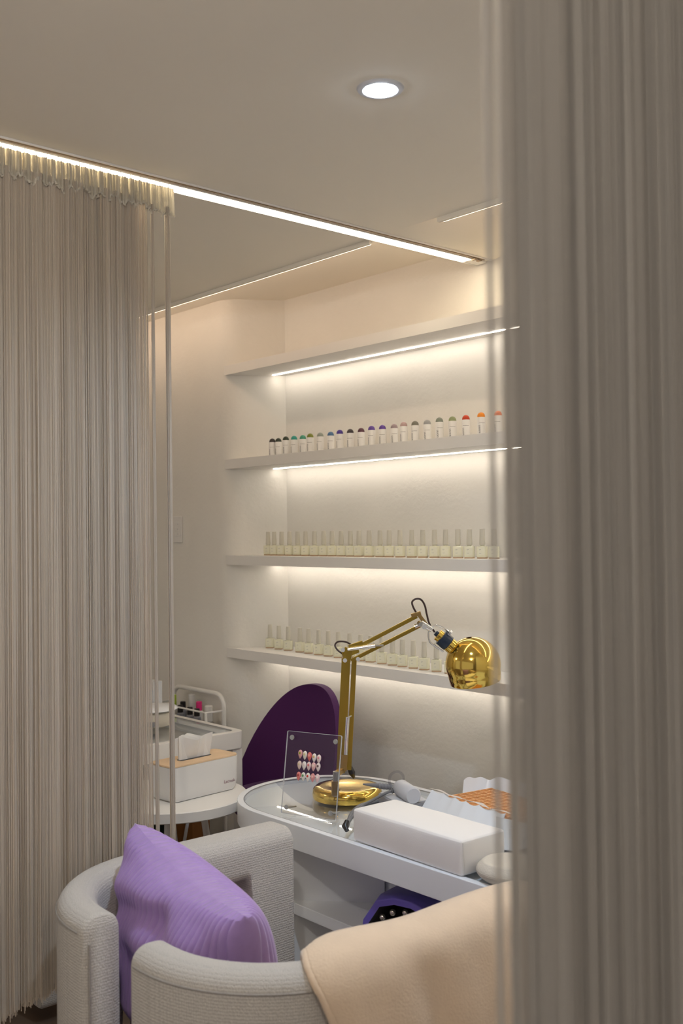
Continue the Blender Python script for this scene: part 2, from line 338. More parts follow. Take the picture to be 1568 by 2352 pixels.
# ------------------------------------------------------------------ wall switch
t = thing('light_switch', 'white wall switch plate with three small rockers beside the curtain', 'light switch', (-3.906, YF, 1.536))
obj('plate', gbox(-.034, .034, -.007, -.0005, -.056, .056), CREAMW, t, .002)
for k in range(3):
    b = obj('rocker', gbox(-.017, .017, -.0095, -.0071, .013-k*.021, .032-k*.021), CREAMW, t, .0008); obj('indicator', gbox(.008, .011, -.0099, -.0096, .021-k*.021, .024-k*.021), GREY, b)

# ================================================================== white desk with glass top
DZ = .72; DX0, DR, DYC = -2.49, .275, 2.075; DXR = -1.15
def stadium(inset, xr=DXR, n=28):
    r = DR-inset; p = [(DX0+r*math.cos(PI/2+PI*k/n), DYC+r*math.sin(PI/2+PI*k/n)) for k in range(n+1)]
    return p+[(xr-inset, DYC-r), (xr-inset, DYC+r)]
def gring(o, i, z0, z1):
    n = len(o); v = [(x, y, z) for z in (z0, z1) for x, y in o]+[(x, y, z) for z in (z0, z1) for x, y in i]; f = []
    for k in range(n):
        j = (k+1) % n; f += [(k, j, n+j, n+k), (2*n+j, 2*n+k, 3*n+k, 3*n+j), (n+k, n+j, 3*n+j, 3*n+k), (j, k, 2*n+k, 2*n+j)]
    return v, f
def loc(g, b): return mv(g, (-b[0], -b[1], -b[2]))
B = (-2.0, DYC, 0)
desk = thing('manicure_desk', 'white manicure desk with rounded end and inset glass top', 'desk', B)
obj('rim', loc(gring(stadium(0), stadium(.020), .652, DZ), B), WHITE, desk, .0025)
obj('tray_panel', loc(gprism(stadium(.021), .690, .704), B), WHITE, desk)
obj('glass_top', loc(gprism(stadium(.0215), DZ-.007, DZ-.001), B), PANE, desk)
obj('glass_edge', loc(gring(stadium(.0202), stadium(.0218), DZ-.004, DZ-.0008), B), MATS['grey plastic'], desk)
obj('lower_shelf', loc(gprism([(-2.40, 1.835), (DXR-.05, 1.835), (DXR-.05, 2.03), (-2.20, 2.03)], .455, .488), B), WHITE, desk, .003)
obj('side_panel', loc(gprism([(-2.42, 1.83), (-2.40, 1.82), (-2.185, 2.02), (-2.20, 2.035)], .02, .652), B), WHITE, desk)
obj('back_panel', loc(gbox(-2.20, DXR-.05, 2.031, 2.05, .02, .652), B), WHITE, desk)
obj('end_panel', loc(gbox(DXR-.05, DXR-.03, 1.84, 2.30, .0, .652), B), WHITE, desk)
obj('end_pedestal', loc(gprism([(DX0+.19*math.cos(PI/2+PI*k/16), DYC+.04+.19*math.sin(PI/2+PI*k/16)) for k in range(17)], 0, .652), B), WHITE, desk)

# ------------------------------------------------------------------ purple uv nail lamp on the lower shelf
PURP = mat('purple plastic', (.15, .115, .52), .28, coat=.2)
t = thing('nail_lamp', 'purple hood-shaped nail curing lamp with dark opening under the desk', 'nail lamp', (-1.95, 1.93, .488), math.radians(14))
def hood(s, y, dz=0): return [(x*s, y, z*s+dz) for x, z in ((-.135, 0), (-.128, .045), (-.085, .105), (-.03, .122), (.03, .122), (.085, .105), (.128, .045), (.135, 0))]
a, b_, c, d = hood(1, .09), hood(1, -.06), hood(.93, -.092), hood(.80, -.092)
e = hood(.78, .04)
n = 8; V = a+b_+c+d+e; F = [tuple(range(n))]
for s in range(4):
    for k in range(n-1): F.append((s*n+k, s*n+k+1, (s+1)*n+k+1, (s+1)*n+k))
obj('hood', (V[:4*n], [q for q in F if max(q) < 4*n]), PURP, t, .004)
obj('inner_shell', (d+e, [(k, k+1, n+k+1, n+k) for k in range(n-1)]+[tuple(range(n, 2*n))]), BLACK, t)
BULB = mat('bulb reflector', (.75, .72, .68), .15, .9)
for k, (bx, bz) in enumerate(((-.055, .055), (-.03, .072), (0, .078), (.03, .072), (.055, .055), (-.045, .033), (-.015, .045), (.015, .045), (.045, .033), (-.06, .018), (-.03, .015), (0, .018), (.03, .015))):
    obj('bulb', gsphere((bx*1.25, -.078+.022*(k > 4)+.022*(k > 8), bz*1.06-.004), .0085, 10, 6), BULB, t)

# ------------------------------------------------------------------ gold architect lamp
bc = Vector((-2.427, 2.096, DZ)); LD = 3.10
t = thing('desk_lamp', 'polished gold jointed desk lamp with round base and domed shade', 'desk lamp', bc)
def lp(x, y, dd=0.): return at(x, y, d=LD+dd)-bc
VW = -CF
obj('base', glathe([(.096, .0), (.103, .004), (.105, .016), (.102, .030), (.094, .037), (.080, .038), (.05, .0355), (.0, .034)], 56), GOLD, t)
foot = at(770, 1828, Z=DZ+.037)-bc
dd = (foot+bc-CAM).dot(CF)-LD
obj('post', gtube([foot, lp(771, 1772, dd)], .0085, 14), STEEL, t)
obj('threaded_sleeve', [gtube([foot+Vector((0, 0, .002*k)), foot+Vector((0, 0, .002*k+.0012))], .0115, 12) for k in range(1, 22)], BRASS, t)
obj('pivot_bracket', [gbar(lp(786, 1770, .0), lp(789, 1733), .024, .016, CR), gbar(lp(772, 1778, dd), lp(786, 1768), .014, .014, CR)], BRASS, t, .001)
ba = obj('lower_bar', gbar(lp(782, 1774), lp(794.5, 1512), .0255, .012, CR), GOLD2, t, .0012)
obj('lower_rear_bar', gbar(lp(801, 1768, .02), lp(813.5, 1508, .02), .0145, .010, CR), GOLD2, t, .001)
obj('spring_tube', gtube([lp(793, 1733, -.004), lp(798, 1646, -.004)], .0065, 12), CHROME, t); obj('spring_hook', gtube([lp(797, 1650, -.01), lp(806, 1644, .0)], .0025, 8), CHROME, t)
obj('cord_end', [gtube([lp(800, 1756, .03), lp(808, 1775, .03), lp(812, 1786, .04)], [.007, .010, .004], 10)], BLACK, t)
obj('elbow_plate', [gbar(lp(786, 1505), lp(822, 1490, .01), .022, .008, CU), gbar(lp(795, 1520), lp(801, 1487), .024, .014, CR), gbar(lp(801, 1487), lp(833, 1476), .014, .01, CU)], GOLD2, t, .0012)
for x, y in ((792, 1517), (822, 1514), (787, 1493)): obj('screw', gtube([lp(x, y, -.014), lp(x, y, -.004)], .0062, 12), CHROME, t)
obj('elbow_cord', gtube([p for p in spline([lp(788, 1503, .0), lp(775, 1493, .005), lp(769, 1482, .01), lp(776, 1474, .01), lp(792, 1474, .01), lp(805, 1480, .01), lp(818, 1491, .0)], 6)], .0026, 8), CORD, t)
obj('upper_bar', gbar(lp(818, 1488, .008), lp(957, 1415), .0115, .012, CU), GOLD2, t, .001)
obj('upper_rear_bar', gbar(lp(806, 1517), lp(964, 1437), .0105, .012, CU), GOLD2, t, .001)
obj('spring_tube', gtube([lp(798, 1492, -.012), lp(861, 1483, -.012)], [.005, .0062], 12), CHROME, t); obj('spring_hook', gtube([lp(861, 1483, -.012), lp(880, 1482, -.006)], .003, 8), STEEL, t)
obj('head_plate', [gbar(lp(944, 1414, -.002), lp(966, 1408, -.002), .012, .016, CU), gbar(lp(960, 1410), lp(978, 1434), .011, .014, CR)], BRASS, t, .001)
obj('knuckle', [gtube([lp(952, 1440), lp(968, 1433)], .008, 10), gtube([lp(966, 1431, -.006), lp(992, 1447, -.006)], [.011, .008], 12), gtube([lp(962, 1431, -.012), lp(966, 1434, -.022)], .007, 12), gtube([lp(974, 1440, -.012), lp(974, 1440, -.022)], .007, 12)], CHROME, t)
obj('head_cord', gtube(spline([lp(957, 1410), lp(949, 1395), lp(946, 1383), lp(954, 1376), lp(966, 1377), lp(975, 1390), lp(980, 1412), lp(986, 1433), lp(998, 1452)], 6), .0028, 8), CORD, t)
yk = [lp(988, 1443), lp(984, 1455), lp(986, 1472), lp(997, 1483), lp(1018, 1497)]; obj('yoke', gtube(spline(yk, 5), .0026, 8), CHROME, t)
obj('yoke', gtube(spline([lp(990, 1441), lp(1002, 1436), lp(1018, 1442), lp(1034, 1455)], 5), .0026, 8), CHROME, t)
obj('socket', [gtube([lp(999, 1453), lp(1008, 1460)], .008, 12), gtube([lp(1012, 1463), lp(1030, 1479)], .0235, 18)], NAVY, t, .002)
obj('socket_collar', gtube([lp(1004, 1457), lp(1018, 1468)], .0175, 18), GOLD, t, .002)
obj('socket_collar', gtube([lp(1030, 1479), lp(1046, 1493)], .0215, 20), GOLD, t, .002)
obj('wing_nut', gtube([lp(1030, 1452, -.012), lp(1034, 1456, -.012)], .010, 14), CHROME, t)
sc = at(1086, 1526, d=LD); ax = (-(CU*1.0)+CR*.16+CF*.10)
R_ = .0805
pr = [(R_*math.sin(a), -R_*math.cos(a)) for a in [PI*k/30*1.0 for k in range(1, 19)]]
pr += [(R_*.955, R_*.36), (R_*.925, R_*.62), (R_*.915, R_*.64), (R_*.90, R_*.62), (R_*.93, R_*.35), (R_*.965, .0)]+[(R_*.965*math.sin(a), -R_*.965*math.cos(a)) for a in [PI*k/20 for k in range(9, 1, -1)]]
obj('shade', xf(glathe(pr, 56, False), axis_m(sc-bc, ax)), GOLD, t)
obj('bulb', gsphere(tuple(sc-bc+ax.normalized()*.005), .03, 16, 10), mat('frosted bulb', (.85, .84, .8), .3), t)

# ------------------------------------------------------------------ clear acrylic frame with nail tips
fb = Vector((-2.423, 1.845, DZ)); fw = Vector((.169, .061, 0)); W = fw.length; fwn = fw.normalized(); fn = Vector((-fwn.y, fwn.x, 0))
lean = math.radians(10); fup = UPV*math.cos(lean)+fn*math.sin(lean); fno = fwn.cross(fup)
t = thing('acrylic_frame', 'clear acrylic display frame with rows of painted nail tips on desk', 'display frame', fb)
FM = Matrix(((fwn.x, fup.x, fno.x, 0), (fwn.y, fup.y, fno.y, 0), (fwn.z, fup.z, fno.z, 0), (0, 0, 0, 1)))   # local x right, y up, z towards viewer
HH = .232
obj('front_plate', xf(gbox(0, W, .002, HH, 0, .004), FM), ACRY, t); obj('back_plate', xf(gbox(0, W, .002, HH, -.0095, -.0055), FM), ACRY, t)
o_, i_ = rrect(0, W, .002, HH, .004, 3), rrect(.0012, W-.0012, .0032, HH-.0012, .003, 3)
obj('plate_edge', xf(gring(o_, i_, .0, .0042), FM), ACRYE, t)
for sx, sy in ((.018, HH-.018), (W-.018, HH-.018), (.018, .020), (W-.018, .020)):
    obj('standoff_screw', xf(mv(glathe([(.0, .0075), (.0065, .0070), (.0072, .0045), (.0072, .0042)], 16, False), (sx, sy, 0)), FM), STEEL, t)
    if sy < .1: obj('screw_rod', [xf(gtube([(sx, sy, -.001), (sx, sy, -.045)], .003, 8), FM)], STEEL, t)
PIN = [[('g', (.75, .38, .36), (.30, .36, .03)), ('w', (.80, .76, .66), (.7, .62, .3)), ('r', (.72, .16, .15), (.8, .35, .3)), ('w', (.85, .78, .74), (.75, .5, .2)), ('p', (.86, .70, .66), (.8, .3, .35))],
       [('w', (.80, .62, .55), (.75, .6, .35)), ('w', (.86, .80, .76), (.8, .65, .6)), ('p', (.82, .62, .60), (.7, .2, .2)), ('p', (.82, .48, .46), (.85, .7, .6)), ('w', (.84, .72, .68), (.15, .08, .08))],
       [('r', (.75, .22, .20), (.4, .05, .05)), ('w', (.78, .74, .68), (.12, .32, .12)), ('w', (.85, .80, .74), (.65, .06, .05)), ('r', (.72, .30, .30), (.85, .5, .45)), ('p', (.84, .60, .60), (.85, .8, .75))]]
def tip(s):
    def fn_(u, v):
        y = .0125-.025*v; wv = .0070*(math.sqrt(max(0, 1-((v-.38)/.38)**2)) if v < .38 else math.cos((v-.38)/.62*PI/2)**.75)
        wv = max(wv, .0006); a = PI*(u-.5); return (wv*math.sin(a)*s, y*s, .0040*math.cos(a)*wv/.0068*s)
    return ggrid(fn_, 9, 12)
tip_me = [mesh('nail_tip', xf(tip(1.0), FM)) for _ in range(1)][0]; acc = mesh('nail_art', xf(gsphere((0, .003, .0034), .0034, 8, 5, (1, 1.2, .35)), FM))
for r in range(3):
    for q in range(5):
        kx = .050+.0155*q; ky = HH-.062-.0305*r-(.002*q if r == 0 else 0)
        m_ = tip_me.copy(); m_.materials.append(mat('tip %d%d' % (r, q), PIN[r][q][1], .15, coat=.6))
        pos = FM.to_3x3() @ Vector((kx, ky, .0046))
        n_ = obj('nail_tip', m_, None, t, loc=pos); a_ = acc.copy(); a_.materials.append(mat('tip art %d%d' % (r, q), PIN[r][q][2], .2)); obj('nail_art', a_, None, n_)

# ------------------------------------------------------------------ white arm cushion
def cushion(hx, hy, h, nx=40, ny=20, nz=10, r=.016, puff=.004):
    def sgn(x): return -1 if x < 0 else 1
    g = gbox(-hx, hx, -hy, hy, 0, h); return g
t = thing('arm_cushion', 'long white padded hand cushion lying on the glass desk', 'cushion', (-1.888, 1.888, DZ), math.radians(-1.5))
cb = bmesh.new(); bmesh.ops.create_cube(cb, size=1)
for v in cb.verts: v.co = Vector((v.co.x*.392, v.co.y*.150, (v.co.z+.5)*.083))
bmesh.ops.bevel(cb, geom=list(cb.edges), offset=.010, segments=3, profile=.6, affect='EDGES')
bmesh.ops.subdivide_edges(cb, edges=list(cb.edges), cuts=3, use_grid_fill=True)
for v in cb.verts:
    x, y, z = v.co; fx = 1-(x/.196)**2; fy = 1-(y/.075)**2; fz = 1-((z-.0415)/.0415)**2
    if z > .07: v.co.z += .004*max(0, fx)*max(0, fy)
    if abs(y) > .065: v.co.y += math.copysign(.004*max(0, fx)*max(0, fz), y)
    v.co.z += .0015*math.sin(x*37+1)*max(0, fz+.2)*(z/.083)
me = bpy.data.meshes.new('pad'); cb.to_mesh(me); cb.free(); me.shade_smooth(); me.materials.append(mat('white leatherette', (.86, .84, .83), .5, bump=.12, bscale=500))
obj('pad', me, None, t)
obj('seam', [gtube([(.196, -.070, .006), (.198, -.071, .04), (.196, -.070, .078)], .0012, 6)], CREAMW, t)

# ------------------------------------------------------------------ nail dust collector with orange filter grid
t = thing('dust_collector', 'white nail dust collector with scalloped cover and orange grid filter', 'dust collector', (-1.90, 2.13, DZ), math.radians(-8))
obj('body', gprism(rrect(-.17, .17, -.075, .15, .03), .0, .058), WHITE, t, .004)
def scal(u, v):
    x = -.165+.33*u; yb, yt = -.125, -.070; zz = .004+.088*v; s = .006*abs(math.sin(u*PI*6))*v
    return (x*(1-.10*v), yb+(yt-yb)*v+.004*math.sin(u*9), zz-s)
obj('front_cover', [ggrid(scal, 49, 12), mv(ggrid(scal, 49, 12), (0, .002, 0))], WHITE, t)
obj('side_flap', [ggrid(lambda u, v: (.150+.03*u, -.10+.10*u, .004+(.085-.03*u)*v), 8, 8)], WHITE, t)
rp = spline([(-.165, .05, .058), (-.158, .11, .058), (-.10, .146, .058), (.05, .148, .058), (.14, .142, .058), (.168, .09, .058)], 10)
def rimf(o_): return ggrid(lambda u, v: (rp[int(round(u*50))].x*(1+.05*v)+o_*.0, rp[int(round(u*50))].y+o_+.012*v, .060+(.036+.004*math.sin(u*19)+.003*math.sin(u*41))*v), 51, 6)
obj('back_rim', [rimf(0), rimf(.0025)], WHITE, t)
FIL = mat('orange brown filter', (.52, .20, .05), .6); FILL = mat('pale orange grid line', (.80, .45, .20), .5)
obj('filter', gbox(-.135, .15, -.06, .132, .0585, .070), FIL, t)
obj('filter_grid', [gbox(-.135+.0235*k, -.1325+.0235*k, -.06, .132, .0701, .0722) for k in range(13)]+[gbox(-.135, .15, -.06+.0235*k, -.0578+.0235*k, .0701, .0720) for k in range(9)], FILL, t)
def tl_(u, v): return (-.165+.31*u, -.068+.03*v+.004*math.sin(14*u), .093-.010*v+.003*math.sin(22*u+1)*v)
obj('tissue_lining', [ggrid(tl_, 40, 5)], mat('thin white tissue', (.86, .82, .78), .8, transl=.3), t)

# ------------------------------------------------------------------ nail drill
t = thing('nail_drill', 'grey electric nail drill set with handpiece cradle behind the cushion', 'nail drill', (-2.15, 2.06, DZ), math.radians(-22))
obj('control_box', gprism(rrect(-.065, .075, -.05, .05, .008), 0, .060), GREY, t, .003)
obj('top_plate', gprism(rrect(-.06, .07, -.045, .045, .006), .0601, .063), MATS['light grey plastic'], t)
obj('motor_body', gtube([(-.02, .0, .082), (-.01, .0, .082), (.075, .0, .080), (.08, 0, .080)], [.020, .0235, .0235, .020], 22), LGREY, t)
obj('motor_socket', gtube([(-.021, 0, .082), (-.014, 0, .082)], .012, 16), MGREY, t)
obj('cradle', [gbar((-.045, -.02, .056), (-.045, -.02, .10), .01, .006), gbar((-.045, .02, .056), (-.045, .02, .10), .01, .006)], CLEAR, t)
obj('cradle_ring', gtube([(-.045, .022*math.cos(a), .098+.022*math.sin(a)) for a in [2*PI*k/20 for k in range(21)]], .004, 8), CLEAR, t)
def W2(p, b=t):
    c, s = math.cos(-b.rotation_euler.z), math.sin(-b.rotation_euler.z); q = Vector(p)-b.location; return Vector((q.x*c-q.y*s, q.x*s+q.y*c, q.z))
hp = [W2(at(*p, d=3.0)) for p in ((833, 1801), (852, 1803), (870, 1805), (900, 1808))]
obj('handpiece', gtube(hp, [.002, .005, .0075, .0075], 12), MGREY, t)
obj('handpiece_grip', [gtube([hp[2].lerp(hp[3], k/9), hp[2].lerp(hp[3], k/9+.055)], .0092, 12) for k in range(9)], GREY, t)
cb_ = [(-.02, 0, .082)]+[tuple(W2(at(x, y, d=dd_))) for x, y, dd_ in ((912, 1812, 2.97), (885, 1822, 2.96), (855, 1838, 2.94), (830, 1852, 2.90), (812, 1872, 2.87))]+[tuple(W2(at(797, 1893, d=2.83)))]
cp = spline(cb_, 10); obj('cable', gtube(cp, .0042, 8), MGREY, t)
obj('cable_coil', [gtube([cp[k], cp[k]+(cp[k+1]-cp[k])*.45], .0078, 10) for k in range(0, 16)], MGREY, t)
cq = spline([tuple(W2(at(x, y, d=dd_))) for x, y, dd_ in ((868, 1840, 3.0), (846, 1845, 2.98), (824, 1853, 2.94), (806, 1872, 2.88), (796, 1900, 2.82))], 8)
obj('cable', gtube(cq, .006, 8), MGREY, t); obj('plug', gtube([W2(at(797, 1885, d=2.82)), W2(at(792, 1898, d=2.81)), W2(at(797, 1908, d=2.80))], [.006, .009, .006], 10), BLACK, t)

# ------------------------------------------------------------------ round ribbed dish
p = at(1172, 2004, Z=.735)
t = thing('round_dish', 'round beige ribbed dish on the desk beside the white cushion', 'dish', (p.x, p.y, DZ))
RIB = mat('beige ribbed stone', (.62, .57, .49), .8, bump=.3, bscale=300)
prf = [(.055, 0)]+[(.062+.016*math.sin(PI*k/24)+.0006*(k % 2), .002+.040*k/24) for k in range(25)]+[(.058, .0425), (.05, .040), (.0, .037)]
obj('dish_body', glathe(prf, 48), RIB, t)

# ================================================================== left table with glass inset
LT = .80; lc = Vector((-3.55, 1.90, 0))
t = thing('glass_top_table', 'white table with rounded corners and grey glass display top', 'table', lc)
ox0, ox1, oy0, oy1 = -3.92-lc.x, -3.182-lc.x, 1.56-lc.y, 2.262-lc.y
obj('rim', gring(rrect(ox0, ox1, oy0, oy1, .03), rrect(ox0+.028, ox1-.028, oy0+.028, oy1-.028, .022), LT-.062, LT), CREAMW, t, .003)
obj('tray', gbox(ox0+.028, ox1-.028, oy0+.028, oy1-.028, LT-.040, LT-.035), mat('grey tray felt', (.38, .38, .385), .8), t)
obj('tray_edge', gring(rrect(ox0+.029, ox1-.029, oy0+.029, oy1-.029, .021), rrect(ox0+.075, ox1-.075, oy0+.075, oy1-.075, .015), LT-.0349, LT-.008), WHITE, t)
obj('glass_top', gprism(rrect(ox0+.0285, ox1-.0285, oy0+.0285, oy1-.0285, .0215), LT-.006, LT-.001), PANE, t)
obj('glass_edge', gring(rrect(ox0+.0275, ox1-.0275, oy0+.0275, oy1-.0275, .022), rrect(ox0+.0295, ox1-.0295, oy0+.0295, oy1-.0295, .021), LT-.005, LT-.0004), GREY, t)
for x_, y_ in ((ox0, oy0), (ox1-.06, oy0), (ox0, oy1-.06), (ox1-.06, oy1-.06)): obj('leg', gbox(x_+.012, x_+.048, y_+.012, y_+.055, 0, LT-.062), CREAMW, t, .002)
obj('lower_shelf', gbox(ox0+.03, ox1-.03, oy0+.05, oy1-.05, .655, .668), WHITE, t, .002)

# cream dust collector on that table
p = at(345, 1668, Z=LT); fx = p
t = thing('nail_machine', 'cream rounded nail machine with vent slits seen through curtain strands', 'nail machine', (p.x, p.y, LT), math.radians(35))
CRM = mat('cream plastic', (.80, .74, .62), .4)
obj('body', glathe([(.060, 0), (.075, .006), (.088, .03), (.086, .055), (.070, .062)], 36), CRM, t, .002)
obj('vent', [gbox(-.05+.012*k, -.045+.012*k, -.0865, -.07, .012, .03) for k in range(9)], GREY, t)
obj('top_plate', mv(glathe([(.098, 0), (.104, .004), (.098, .010), (.05, .016), (.0, .017)], 36), (0, .0, .0625)), WHITE, t)
p = at(378, 1640, Z=LT)
t = thing('paper_box', 'small white card box standing upright behind the nail machine', 'box', (p.x-.08, p.y+.0, LT))
obj('carton', gbox(-.03, .03, -.02, .02, 0, .125), WHITE, t, .001); obj('flap', gbox(-.03, .03, -.0212, -.0202, .09, .125), CREAMW, t); obj('printed_mark', gbox(-.008, .008, -.0216, -.0213, .05, .053), INKG, t)

# ------------------------------------------------------------------ trolley behind the table
p0 = at(514, 1632, Y=2.385)
t = thing('utility_trolley', 'white tubular trolley with arched handle behind the glass table', 'trolley', (p0.x, 2.36, 0))
WT = mat('white powder coat', (.78, .77, .75), .4); tz = p0.z
hx = -.37
def arch(y, z0, z1, r=.05):
    return [(0, y, z0), (0, y, z1-r)]+[(-r+r*math.cos(PI/2*k/5), y, z1-r+r*math.sin(PI/2*k/5)) for k in range(1, 6)]+[(hx+r-r*math.sin(PI/2*k/5), y, z1-r+r*math.cos(PI/2*k/5)) for k in range(0, 6)]+[(hx, y, z1-r), (hx, y, z0)]
hz = at(470, 1590, Y=2.385).z
obj('handle', gtube(arch(.025, .02, hz+.004), .0095, 10), WT, t)
obj('front_rail', gtube([(0, .02, tz), (0, -.06, tz), (hx, -.06, tz), (hx, .02, tz)], .004, 8), WT, t)
obj('tray', gbox(hx, 0, -.06, .02, tz-.10, tz-.095), WT, t)
obj('front_leg', [gtube([(x_, -.06, .02), (x_, -.06, tz)], .006, 8) for x_ in (0, hx)], WT, t)
obj('lower_tray', gbox(hx, 0, -.06, .02, .3, .306), WT, t)
for x_, y_ in ((0, .025), (hx, .025), (0, -.06), (hx, -.06)): obj('caster', gsphere((x_, y_, .018), .018, 10, 6), BLACK, t)
tb = tz-.0948
def bottle(px, dy, h, r, cm, bm, label, caph=.3, base=0.):
    q = at(px, 1625, Y=2.36+dy)
    b = thing('small_bottle', label, 'bottle', (q.x, q.y, tb+base), 0, 'bottles on the trolley')
    obj('container', glathe([(r*.9, 0), (r, .003), (r, h*(1-caph)-.006), (r*.6, h*(1-caph))], 18), bm, b); obj('cap', glathe([(r*.72, h*(1-caph)), (r*.75, h*(1-caph)+.002), (r*.72, h-.002), (r*.6, h)], 18), cm, b)
BLB = mat('slate bottle', (.25, .26, .30), .3); PNK = mat('hot pink cap', (.75, .03, .22), .35); LIM = mat('lime green cap', (.45, .62, .08), .35); CLW = mat('frosted white bottle', (.72, .71, .69), .35)
for k, px in enumerate((414, 420, 436, 452)):
    bottle(px, -.035 if k != 1 else -.005, .098+.008*(k == 1), .0155, BLACK, BLB, 'small slate bottle with black cap, %s from left on the trolley' % ORD[k])
bottle(399, -.02, .13, .016, LIM, CLW, 'pale bottle with lime green cap beside the last curtain cord', .35)
bottle(457, .0, .118, .0165, PNK, CLW, 'frosted bottle with hot pink cap on the trolley', .3)
bottle(479, -.01, .112, .022, CLW, CLEAR, 'clear square-shouldered jar with pale lid on the trolley', .55)
bottle(440, .02, .135, .019, CLW, CLW, 'tall frosted white cup bottle behind the pink cap', .5)

# ------------------------------------------------------------------ round side table and tissue box
rz = .69; rc = Vector((-2.94, 1.805, 0)); rr = .236
t = thing('round_side_table', 'round white side table carrying the tissue box', 'side table', rc)
obj('top', glathe([(rr-.003, rz-.034), (rr, rz-.031), (rr, rz-.003), (rr-.003, rz)], 72), CREAMW, t)
for k in range(3):
    a = math.radians(200+120*k); obj('leg', gtube([(.10*math.cos(a), .10*math.sin(a), rz-.0345), (.19*math.cos(a), .19*math.sin(a), 0)], .011, 10), CREAMW, t)
tp = Vector((-2.90, 1.862, rz))
t = thing('tissue_box', 'white tissue box with pale wooden lid on the round side table', 'tissue box', tp, math.radians(6))
TB = mat('tissue box white', (.74, .735, .73), .35)
def tbx(u, v):
    pp = rrect(-.062, .062, -.138, .138, .022, 6); n_ = len(pp); x, y = pp[int(round(u*n_)) % n_]; s = .90+.10*min(1, v/.35)**.5; return (x*s, y*s, .002+.106*v)
g = ggrid(tbx, 28, 12, True); n_ = 28; g[1].append(tuple(range(n_-1, -1, -1))); g[1].append(tuple(range(11*n_, 12*n_)))
obj('box', g, TB, t)
WOOD = mat('pale beech wood', (.72, .52, .33), .5, noise=.18, nscale=14)
obj('lid', gprism(rrect(-.0605, .0605, -.1365, .1365, .0205), .1081, .114), WOOD, t, .0015)
obj('lid_slot', gprism(rrect(-.014, .014, -.065, .065, .013), .1141, .1146), BLACK, t)
def tis(k):
    def fn_(u, v):
        y = -.062+.124*u; z = .112+(.070+.010*math.sin(u*5+k))*v; x = .010*math.sin(u*9+k*2)*(.3+.9*v)+(k-1)*.012*v; return (x, y*(1+.12*v*math.sin(k+1)), z)
    return ggrid(fn_, 26, 10)
obj('tissue', [tis(k) for k in range(3)], mat('white tissue paper', (.88, .87, .86), .9, transl=.15), t)
tm = text_mesh('Lacrosk', .0145); obj('lettering', xf(mv(tm, (.093, 0, 0)), Matrix(((0, 0, 1, .0622), (1, 0, 0, 0), (0, 1, 0, .032), (0, 0, 0, 1)))), mat('plum print', (.28, .12, .17), .6), t)
# small white dish behind the tissue box
p = at(488, 1735, Y=2.12)
t = thing('white_bowl', 'white shallow bowl peeking out behind the wooden tissue lid', 'bowl', (-3.33, 2.02, .668))
obj('bowl_body', glathe([(.03, 0), (.055, .02), (.068, .045), (.064, .045), (.05, .024), (.0, .010)], 32), WHITE, t)
# things stored below
def stored(name, label, cat, x, y, sx, sy, sz, m, z=0., rot=0):
    o = thing(name, label, cat, (x, y, z), rot); obj('carton', gbox(-sx/2, sx/2, -sy/2, sy/2, 0, sz), m, o, .004); obj('lid', gbox(-sx/2-.002, sx/2+.002, -sy/2-.002, sy/2+.002, sz+.0005, sz+.012), m, o, .003); return o
q = at(340, 1905, Z=.45)
stored('storage_box', 'dark red storage box in the shade below the side table', 'box', -3.55, 1.78, .30, .30, .42, mat('dark red card', (.10, .012, .015), .6))
stored('storage_box', 'dark green storage box next to the dark red one', 'box', -3.62, 2.06, .16, .18, .44, mat('dark green card', (.012, .03, .022), .6))
stored('snack_box', 'yellow and red box tucked under the side table', 'box', -3.27, 1.93, .16, .10, .335, mat('yellow red print', (.62, .42, .04), .5, noise=.9, nscale=30))
stored('wooden_board_box', 'orange brown wooden crate standing under the glass table', 'crate', -3.40, 2.17, .10, .09, .56, mat('orange wood', (.30, .11, .02), .5, noise=.3, nscale=20), 0, .2)
t = thing('folding_rack', 'thin clear folding rack with crossed legs under the table', 'rack', (-3.30, 2.0, 0))
for a, b in (((-.03, .0, .0), (.03, .10, .62)), ((-.03, .10, .0), (.03, .0, .62))): obj('cross_bar', gtube([a, b], .006, 8), LGREY, t)
obj('hinge_pin', gtube([(-.01, .05, .31), (.01, .05, .31)], .008, 8), STEEL, t)

# ------------------------------------------------------------------ purple chair
VEL = mat('dark purple velvet', (.060, .012, .078), .8, spec=.2, sheen=.12)
t = thing('velvet_chair', 'dark purple velvet chair with rounded back behind the desk', 'chair', (-3.06, 2.20, 0), math.radians(6))
SZ = .62
def bk(u, v, off):
    x = (u-.5)*2; wv = .25; hmax = .44; xx = x*wv*(1 if v < .999 else 1)
    top = hmax*(1-abs(x)**2.3)**.5 if abs(x) < 1 else 0
    z = SZ-.13+ (top+.02)*v; yy = .17+.17*(z-SZ+.13)/.5-.055*x*x
    return (xx, yy+off, z)
def shell(nu, nv, off, d):
    a = ggrid(lambda u, v: bk(u, v, -d), nu, nv); b = ggrid(lambda u, v: bk(u, v, d), nu, nv); V = a[0]+b[0]; n_ = nu*nv
    F = list(a[1])+[tuple(i+n_ for i in q[::-1]) for q in b[1]]
    ed = [i for i in range(nu)]+[j*nu+nu-1 for j in range(1, nv)]+[(nv-1)*nu+i for i in range(nu-2, -1, -1)]+[j*nu for j in range(nv-2, 0, -1)]
    for k in range(len(ed)): p_, q_ = ed[k], ed[(k+1) % len(ed)]; F.append((q_, p_, p_+n_, q_+n_))
    return V, F
o = obj('backrest', shell(41, 16, 0, .016), VEL, t)
